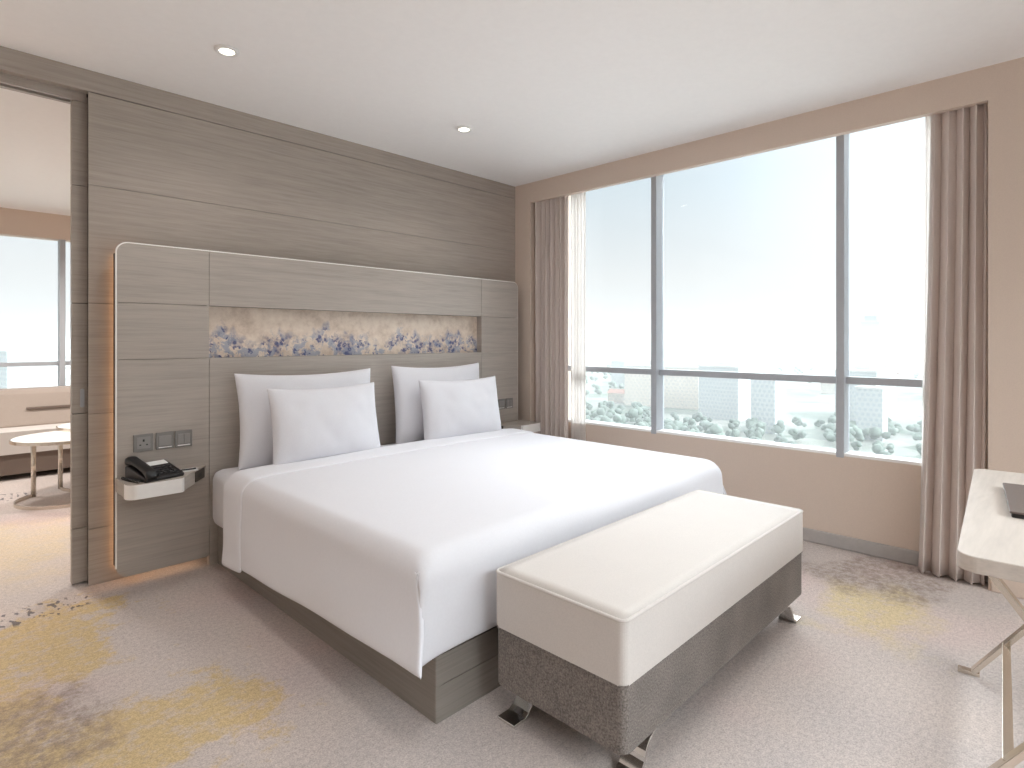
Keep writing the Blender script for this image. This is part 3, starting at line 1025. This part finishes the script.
for x in (SX0 + .14, SX1 - .2):
    for y in (6.83, 7.38):
        bm = BM(); cyl(bm, (x, y), 0.018, 0.0, 0.055, 14); obj('foot', bm, M['steel'], sf, label='short metal foot')

def nest_table(cx, cy, rx, ry, z, rot, legang, label):
    t = thing('coffee_table', label, 'coffee table', (cx, cy, 0), R(rot), 'nesting coffee tables')
    n = 48
    el = [(rx * math.cos(2 * math.pi * k / n), ry * math.sin(2 * math.pi * k / n)) for k in range(n)]
    bm = BM(); prism(bm, [(x * .985, y * .985) for x, y in el], 'z', z - 0.016, z)
    obj('table_top', bm, M['stone'], t, local=True, bevel=0.002)
    bm = BM(); sweep(bm, [(x, y, z - 0.013) for x, y in el], rect(0.008, 0.024), closed=True)
    obj('rim', bm, M['champagne'], t, local=True)
    # C-shaped floor ring
    bm = BM()
    a0 = R(legang)
    sw = R(216)
    pth = [(rx * .93 * math.cos(a0 + sw * k / 40), ry * .93 * math.sin(a0 + sw * k / 40), 0.0125) for k in range(41)]
    sweep(bm, pth, rect(0.010, 0.025))
    obj('floor_ring', bm, M['champagne'], t, local=True)
    for a in (a0, a0 + sw):
        bm = BM(); x, y = rx * .93 * math.cos(a), ry * .93 * math.sin(a)
        tx, ty = -math.sin(a), math.cos(a)
        sweep(bm, [(x, y, 0.0), (x, y, z - 0.015)], [(p * 1.0, q) for p, q in circ(0.017, 10)], up=Vector((tx, ty, 0)))
        obj('leg', bm, M['champagne'], t, local=True, smooth=True)
    return t
nest_table(0.87, 5.70, 0.375, 0.34, 0.50, 0, 127, 'oval coffee table with white stone top seen through the doorway, nearer the doorway')
nest_table(1.20, 6.08, 0.375, 0.33, 0.525, 0, 172, 'higher oval coffee table behind the other one, half hidden by the sliding door')

# ------------------------------------------------------------------ the city far below the window
GZ = -42.0
def city_ground():
    m = N('city_ground')
    v = m.coord()
    a = m.noise(v, 0.012, 5, 0.65)
    c = m.ramp(a, [(0.40, rgb(76, 98, 80)), (0.52, rgb(118, 128, 116)), (0.60, rgb(150, 150, 144)), (0.7, rgb(98, 112, 98))])
    vo = m.node('ShaderNodeTexVoronoi'); vo.inputs['Scale'].default_value = 0.045
    m.link(v, vo.inputs['Vector'])
    c2 = m.ramp(m.math('MULTIPLY', vo.outputs['Color'], 1.0), [(0.3, rgb(72, 90, 74)), (0.6, rgb(130, 130, 126)), (0.85, rgb(166, 163, 156))])
    m.color(m.mix(0.5, c, c2))
    m.set(Roughness=0.95)
    return m.m
gm = BM(); prism(gm, [(30, -5000), (6000, -5000), (6000, 6500), (-4500, 6500), (-4500, 30), (30, 30)], 'z', GZ - 1, GZ)
def near_mat():
    m = N('bounce_slab')
    f = m.noise(m.coord(), 0.05, 4)
    m.color(m.ramp(f, [(0.3, rgb(196, 196, 192)), (0.7, rgb(224, 222, 216))]))
    m.set(Roughness=0.9)
    return m.m
box(gm, 6, 175, -160, 190, GZ + 2, GZ + 4, 1)  # unseen pale slab, added to bounce skylight up onto the ceiling
tag(obj('city_ground', gm, [city_ground(), near_mat()]), 'flat hazy green and grey city ground spreading far below the windows, with an unseen bounce slab added', 'ground', kind='stuff')

def bmat(name, wall, win):
    m = N(name)
    v = m.coord()
    br = m.node('ShaderNodeTexBrick')
    br.inputs['Scale'].default_value = 0.42
    br.inputs['Color1'].default_value = win; br.inputs['Color2'].default_value = win; br.inputs['Mortar'].default_value = wall
    br.inputs['Mortar Size'].default_value = 0.2
    br.inputs['Brick Width'].default_value = 0.9; br.inputs['Row Height'].default_value = 0.9
    sp = m.node('ShaderNodeSeparateXYZ'); m.link(v, sp.inputs[0])
    cb = m.node('ShaderNodeCombineXYZ')
    m.link(m.math('ADD', sp.outputs[0], sp.outputs[1]), cb.inputs[0]); m.link(sp.outputs[2], cb.inputs[1])
    m.link(cb.outputs[0], br.inputs['Vector'])
    m.color(br.outputs['Color']); m.set(Roughness=0.7)
    return m.m
BW = [bmat('pale_block', rgb(222, 220, 214), rgb(202, 206, 207)), bmat('grey_block', rgb(196, 198, 198), rgb(178, 184, 188)), bmat('warm_block', rgb(214, 202, 190), rgb(198, 190, 182))]
ROOF = [plain('pale_roof', rgb(214, 212, 208), 0.8, nscale=0.2), plain('red_roof', rgb(180, 134, 118), 0.8, nscale=0.2), plain('white_roof', rgb(240, 240, 240), 0.8, nscale=0.2)]
def block(w, d, h, bi, ri):
    bm = BM()
    box(bm, -w / 2, w / 2, -d / 2, d / 2, 0, h, 0)
    box(bm, -w / 2 - .3, w / 2 + .3, -d / 2 - .3, d / 2 + .3, h, h + 0.8, 1)
    box(bm, -w / 6, w / 5, -d / 5, d / 6, h + 0.8, h + 3.4, 1)
    if h > 35:
        box(bm, -w / 3, w / 3, -d / 3, d / 3, h + .8, h + 6, 0)
    return obj('building', bm, [BW[bi], ROOF[ri]], None, local=True)
def gable(w, d, h):
    bm = BM()
    box(bm, -w / 2, w / 2, -d / 2, d / 2, 0, h, 0)
    prism(bm, [(-d / 2 - .5, h), (d / 2 + .5, h), (0, h + d * .22)], 'x', -w / 2 - .5, w / 2 + .5, 1)
    return obj('building', bm, [BW[2], ROOF[1]], None, local=True)
protos = [block(26, 16, 14, 0, 0), block(18, 18, 22, 1, 0), gable(20, 11, 6), block(60, 34, 10, 0, 2), block(34, 14, 18, 2, 0), gable(14, 9, 5), block(16, 16, 30, 1, 2)]
used = [False] * len(protos)
def put(i, x, y, rz, s=1.0, sz=1.0):
    if not used[i]:
        o = protos[i]; used[i] = True
    else:
        o = protos[i].copy(); COL.objects.link(o)
    o.location = (x, y, GZ); o.rotation_euler = (0, 0, rz); o.scale = (s, s, s * sz)
    tag(o, 'pale city building in the haze far below the windows', 'building', 'distant city buildings')
    return o
rc = random.Random(11)
cnt = 0
spots = []
while cnt < 100:
    az = rc.uniform(-4, 50) if rc.random() < 0.8 else rc.uniform(78, 92)
    dist = 330 + 1500 * rc.random() ** 1.3
    x, y = dist * math.cos(R(az)), dist * math.sin(R(az))
    sc_ = rc.uniform(0.8, 1.3) * (1 + dist / 1800)
    if any((x - a) ** 2 + (y - b) ** 2 < (34 * (s_ + sc_)) ** 2 for a, b, s_ in spots):
        dist *= 1.1
        x, y = dist * math.cos(R(az)), dist * math.sin(R(az))
        if any((x - a) ** 2 + (y - b) ** 2 < (26 * (s_ + sc_)) ** 2 for a, b, s_ in spots):
            if len(spots) < 100 and rc.random() < 0.98: continue
    spots.append((x, y, sc_))
    put(rc.choice([0, 1, 2, 2, 3, 4, 5, 5, 2, 5, 6]), x, y, rc.uniform(-0.3, 0.3) + rc.choice([0, math.pi / 2]), sc_)
    cnt += 1
# a few taller landmarks
def tower(x, y, w, d, h, label):
    o = block(w, d, h, 1, 0); o.name = 'tower_building'; o.location = (x, y, GZ)
    tag(o, label, 'building')
def along(u, dist):   # azimuth of a window direction -> ground position
    a = R(44.148) - math.atan((u - 512) / 580.0)
    return dist * math.cos(a), dist * math.sin(a)
tower(*along(872, 700), 17, 17, 62, 'tall pale tower on the hazy skyline behind the right-hand pane')
tower(*along(684, 800), 20, 16, 55, 'broad pale tower on the hazy skyline behind the middle pane')
tower(*along(768, 300), 13, 11, 27, 'slim pale block standing below the transom in the middle pane')
tower(*along(872, 300), 10, 10, 22, 'slim pale block standing below the transom in the right-hand pane')

# tree belts: leafy clumps nobody could count
def tree_belt(az0, az1, d0, d1, n, seed, name, label):
    rt = random.Random(seed)
    bm = BM()
    for k in range(n):
        a = R(rt.uniform(az0, az1)); d = rt.uniform(d0, d1)
        cx, cy = d * math.cos(a), d * math.sin(a)
        r = rt.uniform(1.6, 3.8)
        if any((cx - p) ** 2 + (cy - q) ** 2 < (30 * s_) ** 2 for p, q, s_ in spots): continue
        hgt = rt.uniform(0.9, 1.5) * r
        for q in range(4):
            rr = r * rt.uniform(0.45, 0.7)
            c_ = Vector((cx + rt.uniform(-.6, .6) * r, cy + rt.uniform(-.6, .6) * r, GZ + 0.2 + rr * 1.3 + rt.random() * hgt * 0.9))
            res = bmesh.ops.create_icosphere(bm, subdivisions=2, radius=1.0, matrix=Matrix.Translation(c_) @ Matrix.Diagonal((rr, rr, rr * 0.9, 1)))
            for v_ in res['verts']:
                v_.co += (v_.co - c_) * 0.45 * noise.noise(v_.co * 1.3)
    o = obj(name, bm, LEAF, None, local=True, smooth=True)
    tag(o, label, 'trees', kind='stuff')
LEAF = plain('city_foliage', rgb(112, 124, 114), 0.9, vary=0.35, nscale=0.25)
tree_belt(21, 41, 240, 460, 300, 3, 'tree_belt', 'belt of hazy green trees below the left and middle panes')
tree_belt(-2, 20, 240, 360, 130, 5, 'tree_belt', 'belt of hazy green trees below the right-hand pane')
tree_belt(-3, 48, 500, 1200, 420, 8, 'tree_belt', 'scattered hazy trees farther out among the city buildings')
tree_belt(78, 92, 230, 900, 90, 9, 'tree_belt', 'belt of hazy green trees seen through the next room window')

# haze: a real scattering layer over the city
def haze_mat():
    m = bpy.data.materials.new('city_haze'); m.use_nodes = True
    nt = m.node_tree
    nt.nodes.remove(nt.nodes['Principled BSDF'])
    vs = nt.nodes.new('ShaderNodeVolumeScatter')
    vs.inputs['Color'].default_value = (0.086, 0.088, 0.088, 1)
    vs.inputs['Density'].default_value = 0.0085
    vs.inputs['Anisotropy'].default_value = 0.2
    nt.links.new(vs.outputs[0], nt.nodes['Material Output'].inputs['Volume'])
    return m
HM = haze_mat()
bm = BM()
prism(bm, [(40, -4000), (5500, -4000), (5500, 6000), (-4000, 6000), (-4000, 40), (40, 40)], 'z', GZ, 13)
tag(obj('city_haze', bm, HM, None, local=True), 'pale morning haze lying over the distant city', 'haze', kind='stuff')

# ------------------------------------------------------------------ sky, lamps, camera
SKY_UP = 12.8      # sky brightness added above the window's view to light the room
W = bpy.data.worlds.new('sky'); SC.world = W
W.use_nodes = True
nt = W.node_tree
bg = nt.nodes['Background']
tc = nt.nodes.new('ShaderNodeTexCoord')
sp = nt.nodes.new('ShaderNodeSeparateXYZ'); nt.links.new(tc.outputs['Generated'], sp.inputs[0])
rp = nt.nodes.new('ShaderNodeValToRGB')
mr = nt.nodes.new('ShaderNodeMapRange'); mr.inputs['From Min'].default_value = -0.2; mr.inputs['From Max'].default_value = 1.0
nt.links.new(sp.outputs['Z'], mr.inputs['Value']); nt.links.new(mr.outputs[0], rp.inputs['Fac'])
el = rp.color_ramp.elements
stops = [(0.0, (0.92, 0.92, 0.91)), (0.165, (0.985, 0.99, 0.99)), (0.25, (0.975, 0.99, 1.0)), (0.38, (0.83, 0.93, 1.0)), (0.60, (0.90, 0.95, 1.0)), (1.0, (0.88, 0.94, 1.0))]
while len(el) < len(stops): el.new(0.5)
for e, (p, c) in zip(el, stops): e.position = p; e.color = (*c, 1)
# veiled sun, and the brighter upper sky
nrm = nt.nodes.new('ShaderNodeVectorMath'); nrm.operation = 'DOT_PRODUCT'
sd = Vector((1.157, 0.244, 0.34)).normalized()
nt.links.new(tc.outputs['Generated'], nrm.inputs[0]); nrm.inputs[1].default_value = sd
mx0 = nt.nodes.new('ShaderNodeMath'); mx0.operation = 'MAXIMUM'; mx0.inputs[1].default_value = 0.0
nt.links.new(nrm.outputs['Value'], mx0.inputs[0])
pw = nt.nodes.new('ShaderNodeMath'); pw.operation = 'POWER'; pw.inputs[1].default_value = 60
nt.links.new(mx0.outputs[0], pw.inputs[0])
ml = nt.nodes.new('ShaderNodeMath'); ml.operation = 'MULTIPLY_ADD'; ml.inputs[1].default_value = 0.25; ml.inputs[2].default_value = 0.575
nt.links.new(pw.outputs[0], ml.inputs[0])
up = nt.nodes.new('ShaderNodeMapRange'); up.interpolation_type = 'SMOOTHSTEP'
up.inputs['From Min'].default_value = 0.29; up.inputs['From Max'].default_value = 0.46
up.inputs['To Min'].default_value = 0.0; up.inputs['To Max'].default_value = SKY_UP
nt.links.new(sp.outputs['Z'], up.inputs['Value'])
m2 = nt.nodes.new('ShaderNodeMath'); m2.operation = 'MULTIPLY'
dn = nt.nodes.new('ShaderNodeMapRange'); dn.interpolation_type = 'SMOOTHSTEP'
dn.inputs['From Min'].default_value = 0.85; dn.inputs['From Max'].default_value = 0.65
nt.links.new(sp.outputs['Z'], dn.inputs['Value'])
az = nt.nodes.new('ShaderNodeVectorMath'); az.operation = 'DOT_PRODUCT'; az.inputs[1].default_value = (0.8, -0.6, 0.0)
nt.links.new(tc.outputs['Generated'], az.inputs[0])
am = nt.nodes.new('ShaderNodeMapRange'); am.interpolation_type = 'SMOOTHSTEP'
am.inputs['From Min'].default_value = -0.3; am.inputs['From Max'].default_value = 0.3
nt.links.new(az.outputs['Value'], am.inputs['Value'])
b1 = nt.nodes.new('ShaderNodeMath'); b1.operation = 'MULTIPLY'
nt.links.new(dn.outputs[0], b1.inputs[0]); nt.links.new(am.outputs[0], b1.inputs[1])
b2 = nt.nodes.new('ShaderNodeMath'); b2.operation = 'MULTIPLY'
nt.links.new(b1.outputs[0], b2.inputs[0]); nt.links.new(up.outputs[0], b2.inputs[1])
b3 = nt.nodes.new('ShaderNodeMath'); b3.operation = 'ADD'; b3.inputs[1].default_value = 1.0
nt.links.new(b2.outputs[0], b3.inputs[0])
nt.links.new(ml.outputs[0], m2.inputs[0]); nt.links.new(b3.outputs[0], m2.inputs[1])
nt.links.new(rp.outputs['Color'], bg.inputs['Color']); nt.links.new(m2.outputs[0], bg.inputs['Strength'])

def portal(loc, rot, sx, sy):
    l = bpy.data.lights.new('portal', 'AREA'); l.shape = 'RECTANGLE'; l.size = sx; l.size_y = sy
    l.cycles.is_portal = True
    o = bpy.data.objects.new('window_portal', l); COL.objects.link(o); o.location = loc; o.rotation_euler = rot

portal((3.99, 1.81, 1.55), (0, R(90), 0), 2.05, 2.9)
portal((1.84, Y0 - 0.2, 1.32), (R(90), 0, 0), 3.7, 2.42)
portal((0.8, 7.62, 1.42), (R(-90), 0, 0), 5.0, 1.8)
def lamp(x, y, w=SPOT_W, size=150, z=H - 0.03, name='downlight_and_fill', col=(1.0, 0.965, 0.93)):
    l = bpy.data.lights.new(name, 'SPOT'); l.energy = w; l.spot_size = R(size); l.spot_blend = 0.9; l.shadow_soft_size = 0.12
    l.color = col
    o = bpy.data.objects.new(name, l); COL.objects.link(o); o.location = (x, y, z)
    return o
for x, y in ((1.028, 2.875), (2.479, 2.84), (1.03, 1.0), (2.48, 1.0), (-0.5, 1.0), (-0.5, 2.8), (1.03, -0.9), (2.48, -0.9)):  # pair over the pillows has fixtures; the others are added fill
    lamp(x, y)
for x, y in ((0.3, 5.0), (1.6, 5.0), (0.3, 6.5), (1.6, 6.5)):  # fill spots added to brighten the adjoining room, no fixtures
    lamp(x, y, 66, z=2.5)

cam = bpy.data.cameras.new('camera')
cam.sensor_width = 36.0
cam.lens = 580.0 / 1024.0 * 36.0
cam.shift_y = -44.0 / 1024.0
cam.clip_start = 0.05; cam.clip_end = 20000
co = bpy.data.objects.new('camera', cam); COL.objects.link(co)
co.location = (0, 0, 1.25)
co.rotation_euler = (R(90), 0, R(44.148 - 90))
SC.camera = co

SC.view_settings.view_transform = 'Standard'
SC.view_settings.look = 'None'
SC.view_settings.exposure = 0.68
SC.view_settings.gamma = 1.0
SC.view_settings.use_curve_mapping = False
SC.cycles.max_bounces = 14
SC.cycles.diffuse_bounces = 7
SC.cycles.transparent_max_bounces = 12
SC.cycles.volume_bounces = 2
SC.cycles.sample_clamp_indirect = 6.0
SC.cycles.use_denoising = True
